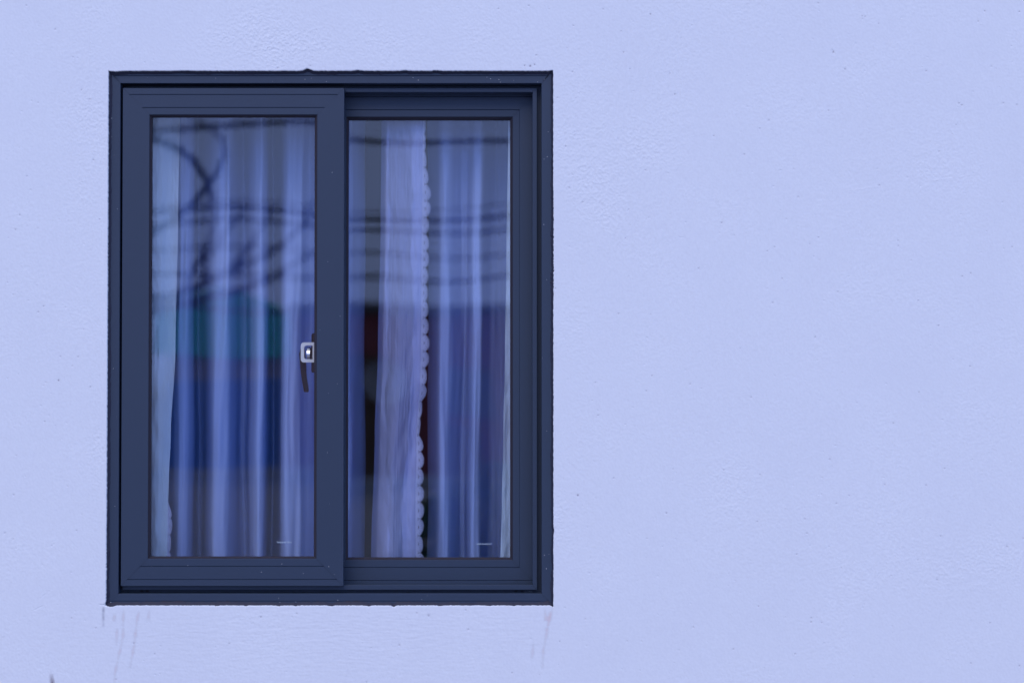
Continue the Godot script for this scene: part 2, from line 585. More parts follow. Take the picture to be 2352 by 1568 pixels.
func make_house() -> void:
	var house := thing("house", "lavender plastered house wall that surrounds the dark sliding window", "wall", Vector3.ZERO, "", "thing")
	var m := plaster()
	loop_pts = opening_loop()
	var n := loop_pts.size()
	var centre := Vector2(758.5, 775)
	var half := Vector2(512.5, 614)
	# rings from far out to the lip and into the reveal
	var rings := []
	for ring in 6:
		var r := []
		for p in loop_pts:
			var q: Vector2 = p
			var v := Vector3.ZERO
			match ring:
				0:
					var o: Vector2 = (q - centre) / half
					var k := maxf(absf(o.x), absf(o.y))
					o /= k
					v = Vector3(lerpf(-7.0, 7.0, o.x * 0.5 + 0.5), lerpf(4.6, 0.0, o.y * 0.5 + 0.5), 0)
				1:
					var o: Vector2 = (q - centre) / half
					o /= maxf(absf(o.x), absf(o.y))
					var w := centre + o * (half + Vector2(26, 26))
					v = Vector3(wx(w.x), wy(w.y), 0)
				2:
					var o: Vector2 = (q - centre).normalized() * 2.2
					v = Vector3(wx(q.x + o.x), wy(q.y + o.y), 0.0)
				3:
					var o: Vector2 = (q - centre).normalized() * 0.5
					v = Vector3(wx(q.x + o.x), wy(q.y + o.y), -0.0006)
				4:
					v = Vector3(wx(q.x), wy(q.y), -0.0022)
				5:
					v = Vector3(wx(q.x), wy(q.y), -0.030)
			r.append(v)
		rings.append(r)
	var st := begin()
	for k in 5:
		for i in n:
			var j := (i + 1) % n
			for v in [rings[k][i], rings[k][j], rings[k + 1][j], rings[k][i], rings[k + 1][j], rings[k + 1][i]]:
				var px: float = v.x / U + 1176.0
				var py: float = 784.0 - (v.y - 1.7) / U
				st.set_uv(Vector2((px - TX0) / 2560.0, (py - TY0) / (TSTEP * TH)))
				st.add_vertex(v)
	part(st, "plaster_face", m, house)
	# the masonry behind the plaster, round the hole
	var hole := [wx(240) - 0.004, wy(1398), wx(1279), wy(150)]
	for b in [["masonry", Vector3(-7, 0, -0.26), Vector3(hole[0], 4.6, -0.031)], ["masonry", Vector3(hole[2], 0, -0.26), Vector3(7, 4.6, -0.031)],
			["masonry", Vector3(hole[0], hole[3], -0.26), Vector3(hole[2], 4.6, -0.031)], ["masonry", Vector3(hole[0], 0, -0.26), Vector3(hole[2], hole[1], -0.031)]]:
		st = begin()
		box(st, b[1], b[2])
		part(st, b[0], M.masonry, house)
	# the room behind it
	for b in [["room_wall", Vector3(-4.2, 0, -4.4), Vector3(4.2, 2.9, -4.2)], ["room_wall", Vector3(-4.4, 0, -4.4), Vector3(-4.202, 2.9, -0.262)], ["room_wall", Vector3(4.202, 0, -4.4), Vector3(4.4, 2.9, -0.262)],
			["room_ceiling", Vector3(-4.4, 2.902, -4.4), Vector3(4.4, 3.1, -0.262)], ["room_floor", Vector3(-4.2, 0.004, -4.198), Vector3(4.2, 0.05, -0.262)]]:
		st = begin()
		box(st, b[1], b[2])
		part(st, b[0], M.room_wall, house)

# ---------------------------------------------------------------- window
func make_window() -> void:
	var win := thing("sliding_window", "dark navy aluminium sliding window with two sashes set in the lavender wall", "window", Vector3.ZERO, "", "thing")
	# --- outer frame: face, channel, middle rib
	var frame := Node3D.new()
	frame.name = "frame"
	win.add_child(frame, true)
	var zf := -0.014
	var outer := rect(240, 153, 1277.5, 1395.5, 0.014)
	var face_in := rect(274.2, 189.8, 1244.0, 1361.3, 0.014)
	var chan := rect(274.2, 189.8, 1244.0, 1361.3, 0.014)
	var rib_out := rect(284.0, 201.0, 1233.4, 1352.3, 0.036)
	var rib_in := rect(294.0, 210.2, 1223.4, 1341.5, 0.036)
	for side in 4:
		var lv := [[outer, -0.118], [outer, zf - 0.0008], [inset(outer, 0.0008), zf]]
		if side == 0:
			groove(lv, outer, wy(153, 0.014) - wy(172.5, 0.014), zf, 0.0020, 0.0018)
		if side == 1:
			groove(lv, outer, wy(1378, 0.014) - wy(1395.5, 0.014), zf, 0.0020, 0.0018)
		lv.append_array([[inset(face_in, -0.0009), zf], [face_in, zf - 0.0009], [chan, -0.058], [rib_out, -0.058], [rib_out, -0.0365], [inset(rib_out, 0.0006), -0.036],
			[inset(rib_in, -0.0008), -0.036], [rib_in, -0.0368], [rib_in, -0.118]])
		part(side_of(lv, side), ["head", "sill", "jamb", "jamb"][side], M.navy_aluminium, frame)
	# --- sealant between plaster and frame
	var n := FastNoiseLite.new()
	n.seed = 9
	n.frequency = 0.05
	n.fractal_octaves = 3
	var count := loop_pts.size()
	var first := 0
	for side in 4:
		var last := first + (513 if side % 2 == 0 else 614)
		var st := begin()
		var rows := []
		for i in range(first - 1, mini(last + 1, count + 1)):
			var q: Vector2 = loop_pts[posmod(i, count)]
			var inward: Vector2 = [Vector2(0, 1), Vector2(-1, 0), Vector2(0, -1), Vector2(1, 0)][side]
			var along := float(i)
			var w: float = [7.0, 6.0, 7.5, 6.0][side] + n.get_noise_2d(along * 0.35, side * 100) * 2.5 + n.get_noise_2d(along * 2.0, side * 77) * 1.4
			var o := q - inward * 1.5
			var z0 := -0.0075 + n.get_noise_2d(along * 1.2, 333) * 0.002
			var a := Vector3(wx(o.x), wy(o.y), z0)
			var b := Vector3(wx(q.x + inward.x * w * 0.55), wy(q.y + inward.y * w * 0.55), (z0 + zf) * 0.5 - 0.0005)
			var c := Vector3(wx(q.x + inward.x * w), wy(q.y + inward.y * w), zf - 0.0004)
			rows.append([a, b, c])
		for i in rows.size() - 1:
			quad(st, rows[i][0], rows[i + 1][0], rows[i + 1][1], rows[i][1])
			quad(st, rows[i][1], rows[i + 1][1], rows[i + 1][2], rows[i][2])
		part(st, "sealant_bead", M.sealant, frame, true)
		first = last
	# --- drain holes in the channel: dark raised discs imitate their shaded insides
	for p in [[328.3, 1356.0], [340.8, 1356.0], [1185.0, 1357.2], [1199.0, 1357.2]]:
		var st := begin()
		var c := Vector3(wx(p[0], 0.058), wy(p[1], 0.058), -0.058)
		tube(st, [c, c + Vector3(0, 0, 0.0012)], [0.0046], 16)
		part(st, "drain_hole_disc", M.gasket, frame)
	var st2 := begin()
	var zig := []
	for k in 13:
		zig.append(Vector3(wx(1204.0 + k * 1.5, 0.054), wy(1357.6 + (1.0 if k % 2 else -0.8), 0.054), -0.0565))
	tube(st2, zig, [0.0005], 5)
	part(st2, "white_thread", M.white_speck, frame)
	# --- sashes
	make_sash(win, "sash", rect(279.6, 200.9, 789.5, 1343.6, 0.017), rect(341.4, 262.2, 727.6, 1281.2, 0.017), rect(348.2, 269.0, 721.8, 1276.2, 0.028), -0.017, 0.0011, 3,
		"outer sash, drawn in front of the other one, with the latch behind its pane")
	make_sash(win, "sash", rect(733.0, 206.0, 1238.0, 1346.0, 0.084), rect(794.5, 267.2, 1177.6, 1284.0, 0.084), rect(800.0, 275.4, 1171.6, 1278.3, 0.095), -0.084, -0.0012, 4,
		"inner sash, set deeper than the other one")
	make_latch(win)
	# --- flecks of paint and plaster on the frame
	var specks := begin()
	for k in 64:
		var side := rng.randi() % 4
		var p := Vector2.ZERO
		match side:
			0: p = Vector2(rng.randf_range(250, 1268), rng.randf_range(174, 188))
			1: p = Vector2(rng.randf_range(250, 1268), rng.randf_range(1363, 1386))
			2: p = Vector2(rng.randf_range(250, 272), rng.randf_range(180, 1380))
			3: p = Vector2(rng.randf_range(1246, 1262), rng.randf_range(180, 1380))
		var d := 0.014
		if k % 4 == 0:
			d = 0.017
			p = Vector2(rng.randf_range(285, 785), rng.randf_range(1286, 1340)) if k % 8 else Vector2(rng.randf_range(732, 785), rng.randf_range(270, 1300))
		var c := Vector3(wx(p.x, d), wy(p.y, d), -d + 0.0003)
		var s := rng.randf_range(0.0003, 0.0009)
		box(specks, c - Vector3(s, s * 0.8, 0.0004), c + Vector3(s, s, 0.0005), 0.0003)
	var sp := part(specks, "plaster_flecks", M.white_speck, frame)
	sp.set_meta("kind", "stuff")

func make_sash(win: Node3D, called: String, out_r: Array, in_r: Array, glass_r: Array, zf: float, tilt: float, seed_: int, label: String) -> void:
	var sash := Node3D.new()
	sash.name = called
	win.add_child(sash, true)
	sash.set_meta("label", label)
	var back := zf - (0.018 if zf > -0.05 else 0.03)
	var w: float = out_r[3] - in_r[3]
	for side in 4:
		var lv := [[out_r, back], [out_r, zf - 0.0008], [inset(out_r, 0.0008), zf]]
		if side < 2:
			groove(lv, out_r, w * 0.245, zf)
			groove(lv, out_r, w * 0.735, zf)
		elif zf < -0.05:
			groove(lv, out_r, w * 0.735, zf, 0.0012, 0.0008)
		lv.append_array([[inset(in_r, -0.0008), zf], [in_r, zf - 0.0008], [in_r, back]])
		part(side_of(lv, side, 0.0003), ["rail", "rail", "stile", "stile"][side], M.navy_aluminium, sash)
	# glazing bead, sloping in to the pane
	for side in 4:
		var lv := [[inset(in_r, -0.002), zf - 0.016], [inset(in_r, 0.0002), zf - 0.0022], [inset(in_r, 0.0012), zf - 0.0022], [glass_r, zf - 0.0115], [glass_r, zf - 0.016]]
		part(side_of(lv, side, 0.0), "glazing_bead", M.gasket, sash)
	# the pane: 5 mm of toughened glass, not perfectly flat
	var n := FastNoiseLite.new()
	n.seed = seed_
	n.frequency = 1.1
	n.fractal_octaves = 2
	var g := inset(glass_r, -0.004)
	for z in [zf - 0.0125]:
		var lay := begin()
		for f in 2:
			var st := sheet(func(u: float, v: float) -> Vector3:
				var x := lerpf(g[0], g[2], u if f == 0 else 1.0 - u)
				var y := lerpf(g[3], g[1], v)
				var bend := n.get_noise_2d(x, y) * 0.0007 + tilt * (y - 1.7)
				return Vector3(x, y, z + bend - (0.004 if f else 0.0)), 24, 48)
			lay.append_from(st.commit(), 0, Transform3D())
		commit_sheet(lay, "pane", M.window_glass, sash)
	# small print in the lower corner
	var tm := TextMesh.new()
	var font := SystemFont.new()
	font.font_names = PackedStringArray(["Droid Sans"])
	tm.font = font
	tm.text = "Tempered Glass"
	tm.font_size = 32
	tm.pixel_size = 0.000178
	tm.depth = 0.0002
	tm.material = M.glass_print
	var o := MeshInstance3D.new()
	o.name = "lettering"
	o.mesh = tm
	sash.add_child(o, true)
	if zf > -0.05:
		o.position = Vector3(wx(654, 0.028), wy(1243.5, 0.028), zf - 0.0105)
	else:
		o.position = Vector3(wx(1112, 0.095), wy(1247.5, 0.095), zf - 0.0105)
		o.rotation.y = PI

func rounded(l: float, b: float, r: float, t: float, rad: Array) -> PackedVector2Array:
	# counter-clockwise from the lower left; rad = lower left, lower right, upper right, upper left
	var out := PackedVector2Array()
	var c := [Vector2(l, b), Vector2(r, b), Vector2(r, t), Vector2(l, t)]
	var inw := [Vector2(1, 1), Vector2(-1, 1), Vector2(-1, -1), Vector2(1, -1)]
	for k in 4:
		var q: float = rad[k]
		if q <= 0.0:
			out.append(c[k])
			continue
		for i in 7:
			var a := PI + k * PI / 2 + i * PI / 12
			out.append(c[k] + inw[k] * q + Vector2(cos(a), sin(a)) * q)
	return out

func make_latch(win: Node3D) -> void:
	var latch := Node3D.new()
	latch.name = "latch"
	win.add_child(latch, true)
	latch.set_meta("label", "latch with pale D-shaped plate and black lever seen through the pane")
	var d := 0.075
	# backplate on the inner side of the stile
	var st := begin()
	prism(st, rounded(wx(715.7, d), wy(855.5, d), wx(730, d), wy(765.4, d), [0.005, 0, 0, 0.005]), -0.084, -0.070)
	part(st, "backplate", M.black_plastic, latch)
	st = begin()
	prism(st, rounded(wx(718.4, d), wy(853, d), wx(729, d), wy(768, d), [0.003, 0, 0, 0.003]), -0.0698, -0.067)
	part(st, "cover_strip", M.black_plastic, latch)
	# lever
	var path := [[693.0, 800.0, 5.6], [692.5, 812.0, 6.4], [694.0, 826.0, 7.0], [695.0, 840.0, 6.6], [696.0, 856.0, 6.0], [698.0, 872.0, 5.8], [700.2, 884.0, 5.9], [702.0, 894.0, 5.6], [702.4, 899.0, 5.2]]
	var left := PackedVector2Array()
	var right := PackedVector2Array()
	for p in path:
		left.append(Vector2(wx(p[0] - p[2], d), wy(p[1], d)))
		right.append(Vector2(wx(p[0] + p[2], d), wy(p[1], d)))
	left[0].x += 0.002
	right[0].x -= 0.001
	left.append(Vector2(wx(698.5, d), wy(900, d)))
	right.append(Vector2(wx(706.0, d), wy(900.5, d)))
	right.reverse()
	var ring := left
	ring.append_array(right)
	st = begin()
	prism(st, ring, -0.096, -0.086)
	part(st, "lever", M.black_plastic, latch)
	# spindle knob
	st = begin()
	var kx := wx(708.6, d)
	prism(st, rounded(kx - 0.0042, wy(829, d), kx + 0.0085, wy(798, d), [0.005, 0.002, 0.002, 0.005]), -0.092, -0.0745)
	part(st, "spindle", M.black_plastic, latch)
	st = begin()
	var cols := []
	for i in 13:
		var a := PI * i / 12.0
		cols.append([Vector3(kx - 0.0042, lerpf(wy(827, d), wy(800.5, d), i / 12.0), -0.0745 + sin(a) * 0.007), Vector3(kx + 0.0042, lerpf(wy(827, d), wy(800.5, d), i / 12.0), -0.0745 + sin(a) * 0.007)])
	for i in 12:
		quad(st, cols[i][0], cols[i + 1][0], cols[i + 1][1], cols[i][1])
	for e in 2:
		for i in 12:
			var f := [cols[i][e], cols[i + 1][e], Vector3(cols[i][e].x, (cols[0][e].y + cols[12][e].y) * 0.5, -0.0745)]
			if e == 1:
				f.reverse()
			for v in f:
				st.add_vertex(v)
	part(st, "knob", M.latch_knob, latch)
	# D-shaped plate: outer outline minus a rounded hole
	var o := rounded(wx(691.9, d), wy(832.2, d), wx(722.5, d), wy(786.2, d), [0.009, 0, 0, 0.009])
	var h := rounded(wx(699.6, d), wy(825.0, d), wx(718.9, d), wy(793.4, d), [0.007, 0, 0, 0.007])
	st = begin()
	var z0 := -0.0655
	var z1 := -0.0640
	for i in o.size():
		var j := (i + 1) % o.size()
		quad(st, Vector3(o[i].x, o[i].y, z1), Vector3(h[i].x, h[i].y, z1), Vector3(h[j].x, h[j].y, z1), Vector3(o[j].x, o[j].y, z1))
		quad(st, Vector3(o[i].x, o[i].y, z0), Vector3(o[j].x, o[j].y, z0), Vector3(h[j].x, h[j].y, z0), Vector3(h[i].x, h[i].y, z0))
		quad(st, Vector3(o[i].x, o[i].y, z0), Vector3(o[i].x, o[i].y, z1), Vector3(o[j].x, o[j].y, z1), Vector3(o[j].x, o[j].y, z0))
		quad(st, Vector3(h[i].x, h[i].y, z1), Vector3(h[i].x, h[i].y, z0), Vector3(h[j].x, h[j].y, z0), Vector3(h[j].x, h[j].y, z1))
	part(st, "catch_plate", M.latch_plate, latch)

# ---------------------------------------------------------------- curtains
const TOP := 2.62
const HEM := 0.16

func make_curtains() -> void:
	var crinkle := FastNoiseLite.new()
	crinkle.seed = 21
	crinkle.frequency = 1.0
	crinkle.fractal_octaves = 3
	# --- the folded blue drape at the back: [x in survey units, depth] along the cloth
	var folds := [[[236, .37], [262, .29], [300, .28], [330, .37], [350, .50], [380, .50], [394, .36], [402, .28], [416, .25], [434, .27], [448, .36], [456, .48], [466, .54], [476, .51],
		[483, .38], [489, .28], [503, .25], [520, .255], [534, .31], [548, .40], [560, .46], [572, .46], [580, .36], [586, .28], [598, .25], [610, .28], [618, .38], [626, .50], [636, .56], [645, .46],
		[650, .34], [656, .27], [670, .25], [690, .265], [704, .32], [720, .36], [744, .42], [768, .40], [784, .30], [796, .26], [808, .27], [818, .32], [828, .40], [838, .52], [844, .62]],
		[[986, .60], [994, .48], [1000, .34], [1006, .27], [1018, .25], [1034, .265], [1048, .33], [1062, .38], [1073, .38], [1080, .31], [1086, .265], [1096, .25], [1107, .27], [1116, .36], [1125, .44], [1140, .46], [1160, .44], [1190, .34], [1222, .28], [1250, .34]]]
	for which in 2:
		var cloth := []
		for p in folds[which]:
			cloth.append(Vector2(p[0], p[1]))
		var drape := thing("drape", ["blue drape in deep vertical folds behind the latch sash", "blue drape with two bright folds behind the right part of the inner sash"][which], "curtain", Vector3.ZERO, "blue drapes")
		var st := sheet(func(u: float, v: float) -> Vector3:
			var p := spline(cloth, u)
			var y := lerpf(TOP, HEM, v)
			var drift := crinkle.get_noise_2d(p.x * 0.012, y * 1.1) * 6.0 + (1.7 - y) * -4.0
			var deep := 0.25 + (p.y - 0.25) * lerpf(0.6, 0.85, smoothstep(2.4, 1.4, y))
			return Vector3(wx(p.x + drift, p.y), y, -deep - 0.02 * crinkle.get_noise_2d(p.x * 0.02, y * 0.8 + 9.0)), cloth.size() * 8, 40)
		commit_sheet(st, "cloth", M.blue_drape, drape)
		st = begin()
		var a0: float = wx(cloth[0].x, 0.3) - 0.03
		var a1: float = wx(cloth[-1].x, 0.3) + 0.03
		tube(st, [Vector3(a0, TOP + 0.012, -0.36), Vector3(a1, TOP + 0.012, -0.36)], [0.014], 12)
		part(st, "rail", M.masonry, drape)
	# --- lace-edged sheers in front of it
	# left: a strip that narrows towards the bottom, its scalloped edge turned out low down
	var edge_a := [[200, 412], [500, 408], [800, 403], [1000, 393], [1100, 389], [1170, 387], [1300, 386], [1450, 388]]
	var a := thing("lace_curtain", "pale sheer curtain strip narrowing downward behind the left edge of the latch sash", "curtain", Vector3.ZERO, "lace-edged sheer curtains")
	lace_panel(a, edge_a, 292.0, 0.140, 1.0, 1150.0, 1460.0, 0, M.pale_sheer)
	# middle: a fold with its lace edge all the way down
	var edge_b := [[200, 972], [400, 970], [600, 968], [800, 967], [880, 965], [940, 960], [1000, 956], [1050, 957], [1120, 955], [1200, 955], [1300, 956], [1450, 958]]
	var b := thing("lace_curtain", "sheer curtain with scalloped lace edge hanging down the middle of the inner sash", "curtain", Vector3.ZERO, "lace-edged sheer curtains")
	lace_panel(b, edge_b, 864.0, 0.143, 1.0, 115.0, 1460.0, 1, M.thin_sheer)
	# right: only a sliver shows beside the stile
	var edge_c := [[200, 1170], [300, 1167], [600, 1163], [800, 1160], [1000, 1156], [1150, 1153], [1300, 1149], [1450, 1146]]
	var c := thing("lace_curtain", "sliver of pale sheer curtain along the right stile of the inner sash", "curtain", Vector3.ZERO, "lace-edged sheer curtains")
	lace_panel(c, edge_c, 1260.0, 0.140, 1.0, 0.0, 0.0, 2, M.pale_sheer)

func lace_hole(u: float, s: float) -> int:
	# u: -1 beyond the edge, 0 edge .. 1 inner rim of the lace (22 mm); s: 0..1 along one scallop. 0 nothing, 1 thread, 2 hole
	var y := (s - 0.5) * 45.0
	var x := u * 22.0
	# outline of the scallop: an arc that reaches out in the middle
	var lip := 0.4 + 12.5 * (1.0 - sqrt(maxf(0.0, 1.0 - pow(y / 23.5, 2.0)))) * 1.15
	var e := x - lip
	if e < 0.0:
		return 0
	# two rows of eyelets that follow the edge, a third inside, a small sprig of three leaves
	for row in [[1.9, 3.6, 1.25], [5.6, 4.6, 1.2], [9.4, 5.6, 1.0]]:
		if absf(e - row[0]) < row[2]:
			var k: float = fposmod(y, row[1]) - row[1] * 0.5
			if Vector2(e - row[0], k).length() < row[2]:
				return 2
	for leaf in [[13.5, 0.0, 0.9], [14.5, 3.4, 0.2], [14.5, -3.4, -0.2]]:
		var q := Vector2(x - leaf[0], y - leaf[1]).rotated(leaf[2])
		if pow(q.x / 1.0, 2.0) + pow(q.y / 1.8, 2.0) < 1.0:
			return 2
	return 1

func lace_panel(parent: Node3D, edge: Array, inner: float, d: float, full: float, lace_from: float, lace_to: float, kind: int, m: Material) -> void:
	var n := FastNoiseLite.new()
	n.seed = 40 + kind
	n.frequency = 1.0
	n.fractal_octaves = 3
	var lace_w := 22.0 / 1.172     # survey units
	var depth_at := func(x: float, py: float) -> float:
		var z := d
		if kind == 0:
			z += 0.010 * sin((x - 300.0) * 0.085 - py * 0.0007) + 0.006 * smoothstep(372.0, 384.0, x + (py - 300.0) * 0.012)
		elif kind == 1:
			var t := (x - 864.0) / 100.0
			z += 0.10 * pow(clampf(1.0 - t * 7.0, 0.0, 1.0), 2.0) + 0.022 * sin(t * 7.0 + 0.6 + py * 0.0011) * smoothstep(500, 1150, py) + 0.010 * sin(t * 4.0 + 1.0)
			z += 0.020 * smoothstep(880, 950, py) * (1.0 - smoothstep(1000, 1080, py)) * smoothstep(0.75, 1.0, t)
		else:
			z += 0.004 * sin((x - 1160.0) * 0.2)
		return z + n.get_noise_2d(x * 0.25, py * 0.0015) * 0.0012 + n.get_noise_2d(x * 0.03, py * 0.01 + 50.0) * 0.006
	var top := 110.0
	var bottom := 1460.0
	# the cloth, up to the inner rim of the lace
	var st := sheet(func(u: float, v: float) -> Vector3:
		var py := lerpf(top, bottom, v)
		var e: float = table(edge, py)
		var back := inner
		if kind == 1:
			back = table([[200, 876], [500, 874], [800, 868], [1000, 861], [1280, 853], [1450, 850]], py)
		var x := lerpf(e, back, u)
		var z: float = depth_at.call(x if kind != 1 else lerpf(964.0, 864.0, u), py)
		return Vector3(wx(x, z), wy(py, z), -z), 90, 120)
	commit_sheet(st, "cloth", m, parent)
	if kind == 1:
		# the cloth is doubled along both edges: turned hems that widen and wander down the length
		for hem in 2:
			var wide := [[200, 16], [600, 20], [900, 24], [1050, 30], [1280, 42], [1450, 48]] if hem == 0 else [[200, 30], [500, 22], [800, 18], [1000, 22], [1150, 34], [1280, 26], [1450, 24]]
			var turned := sheet(func(u: float, v: float) -> Vector3:
				var py := lerpf(top, bottom, v)
				var e: float = table(edge, py)
				var back: float = table([[200, 876], [500, 874], [800, 868], [1000, 861], [1280, 853], [1450, 850]], py)
				var w: float = table(wide, py) + n.get_noise_2d(7.0 + hem * 20.0, py * 0.012) * 8.0
				var x := lerpf(back + w, back, u) if hem == 0 else lerpf(e, e - w, u)
				var z: float = depth_at.call(lerpf(864.0, 964.0, (x - back) / (e - back)), py) + 0.004 + 0.004 * sin(u * PI)
				return Vector3(wx(x, z), wy(py, z), -z), 16, 100)
			commit_sheet(turned, "hem", m, parent)
	if lace_to <= lace_from:
		return
	# the lace: scallops cut out cell by cell so that every eyelet is a real hole
	var side := 1.0
	var cell := 0.75 / 1.172
	var pitch := 45.0 / 1.172
	var lace := begin()
	var nrow := int((lace_to - lace_from) / cell)
	var ncol := int(lace_w / cell)
	for j in nrow:
		var py0 := lace_from + j * cell
		var py1 := py0 + cell
		var s := fposmod((py0 - lace_from) / pitch, 1.0)
		# stretched a little unevenly: the edge curls in and out
		var curl := 1.0 + 0.35 * n.get_noise_2d(3.0, py0 * 0.006)
		if kind == 1:
			curl *= 1.0 - 0.45 * smoothstep(890, 930, py0) * (1.0 - smoothstep(985, 1030, py0))
			curl *= lerpf(0.30, 1.0, smoothstep(300.0, 470.0, py0))
		curl = clampf(curl, 0.30, 1.15)
		if kind == 0:
			curl *= 0.62 * smoothstep(1140.0, 1190.0, py0)
		var e0: float = table(edge, py0)
		var e1: float = table(edge, py1)
		for i in ncol:
			var u := 1.0 - (i + 0.5) / ncol
			if lace_hole(u, s) != 1:
				continue
			var x0 := i * cell * curl
			var x1 := (i + 1) * cell * curl
			var q := []
			for c in [[e0 + x0, py0], [e0 + x1, py0], [e1 + x1, py1], [e1 + x0, py1]]:
				var z: float = depth_at.call(964.0 if kind == 1 else c[0], c[1]) - 0.0004 + (0.012 * (c[0] - e0) / lace_w if kind == 1 else 0.0)
				q.append(Vector3(wx(c[0], z), wy(c[1], z), -z))
			quad(lace, q[0], q[1], q[2], q[3])
	part(lace, "lace_edge", M.lace, parent)

# ---------------------------------------------------------------- the shrub whose tip enters the frame
func leaf_blade(st: SurfaceTool, from: Vector3, dir: Vector3, length: float, width: float, droop: float) -> void:
	var side := dir.cross(Vector3.UP if absf(dir.y) < 0.95 else Vector3.RIGHT).normalized()
	var up := side.cross(dir).normalized()
	var rows := []
	for k in 7:
		var t := k / 6.0
		var p := from + dir * length * t - Vector3.UP * droop * t * t * length
		var w := width * pow(sin(PI * clampf(t * 0.93 + 0.07, 0, 1)), 0.8) * 0.5
		rows.append([p - side * w + up * w * 0.35, p, p + side * w + up * w * 0.35])
	for k in 6:
		for e in 2:
			quad(st, rows[k][e], rows[k + 1][e], rows[k + 1][e + 1], rows[k][e + 1])

func make_foreground() -> void:
	var tip := Vector3(wx(119.0) * 0.728, 1.6 + (0.1 + (784.0 - 1543.0) * U) * 0.728, 1.36)
	var shrub := thing("red_shrub", "dark red leaf tip of a shrub poking up at the lower left", "shrub", Vector3(tip.x, 0, tip.z))
	var stems := [[Vector3(0, 0, 0), Vector3(0.01, 0.5, 0.0), Vector3(0.0, tip.y - 0.12, 0.0)], [Vector3(-0.05, 0, 0.04), Vector3(-0.12, 0.35, 0.05), Vector3(-0.17, 0.70, 0.05)], [Vector3(0.05, 0, 0.03), Vector3(0.10, 0.3, 0.06), Vector3(0.13, 0.62, 0.08)]]
	for s in stems:
		var st := begin()
		tube(st, s, [0.011, 0.008, 0.005], 7)
		part(st, "stem", M.stem, shrub, true)
	for k in 46:
		var s: Array = stems[k % 3]
		var t := rng.randf_range(0.25, 1.0)
		var p: Vector3 = (s[0] as Vector3).lerp(s[1], t * 2.0) if t < 0.5 else (s[1] as Vector3).lerp(s[2], t * 2.0 - 1.0)
		var a := rng.randf() * TAU
		var up := rng.randf_range(0.2, 0.9)
		var len := rng.randf_range(0.12, 0.2)
		if p.y + len * 0.9 > tip.y - 0.07:
			len = 0.08
			up = 0.1
			p.y = minf(p.y, tip.y - 0.2)
		var st := begin()
		leaf_blade(st, p, Vector3(cos(a), up, sin(a)).normalized(), len, 0.034, 0.35)
		part(st, "leaf", M.red_leaf, shrub, true)
	var st2 := begin()
	leaf_blade(st2, Vector3(0.004, tip.y - 0.125, 0), Vector3(-0.02, 1, 0.01).normalized(), 0.128, 0.034, 0.0)
	part(st2, "leaf", M.red_leaf, shrub, true)

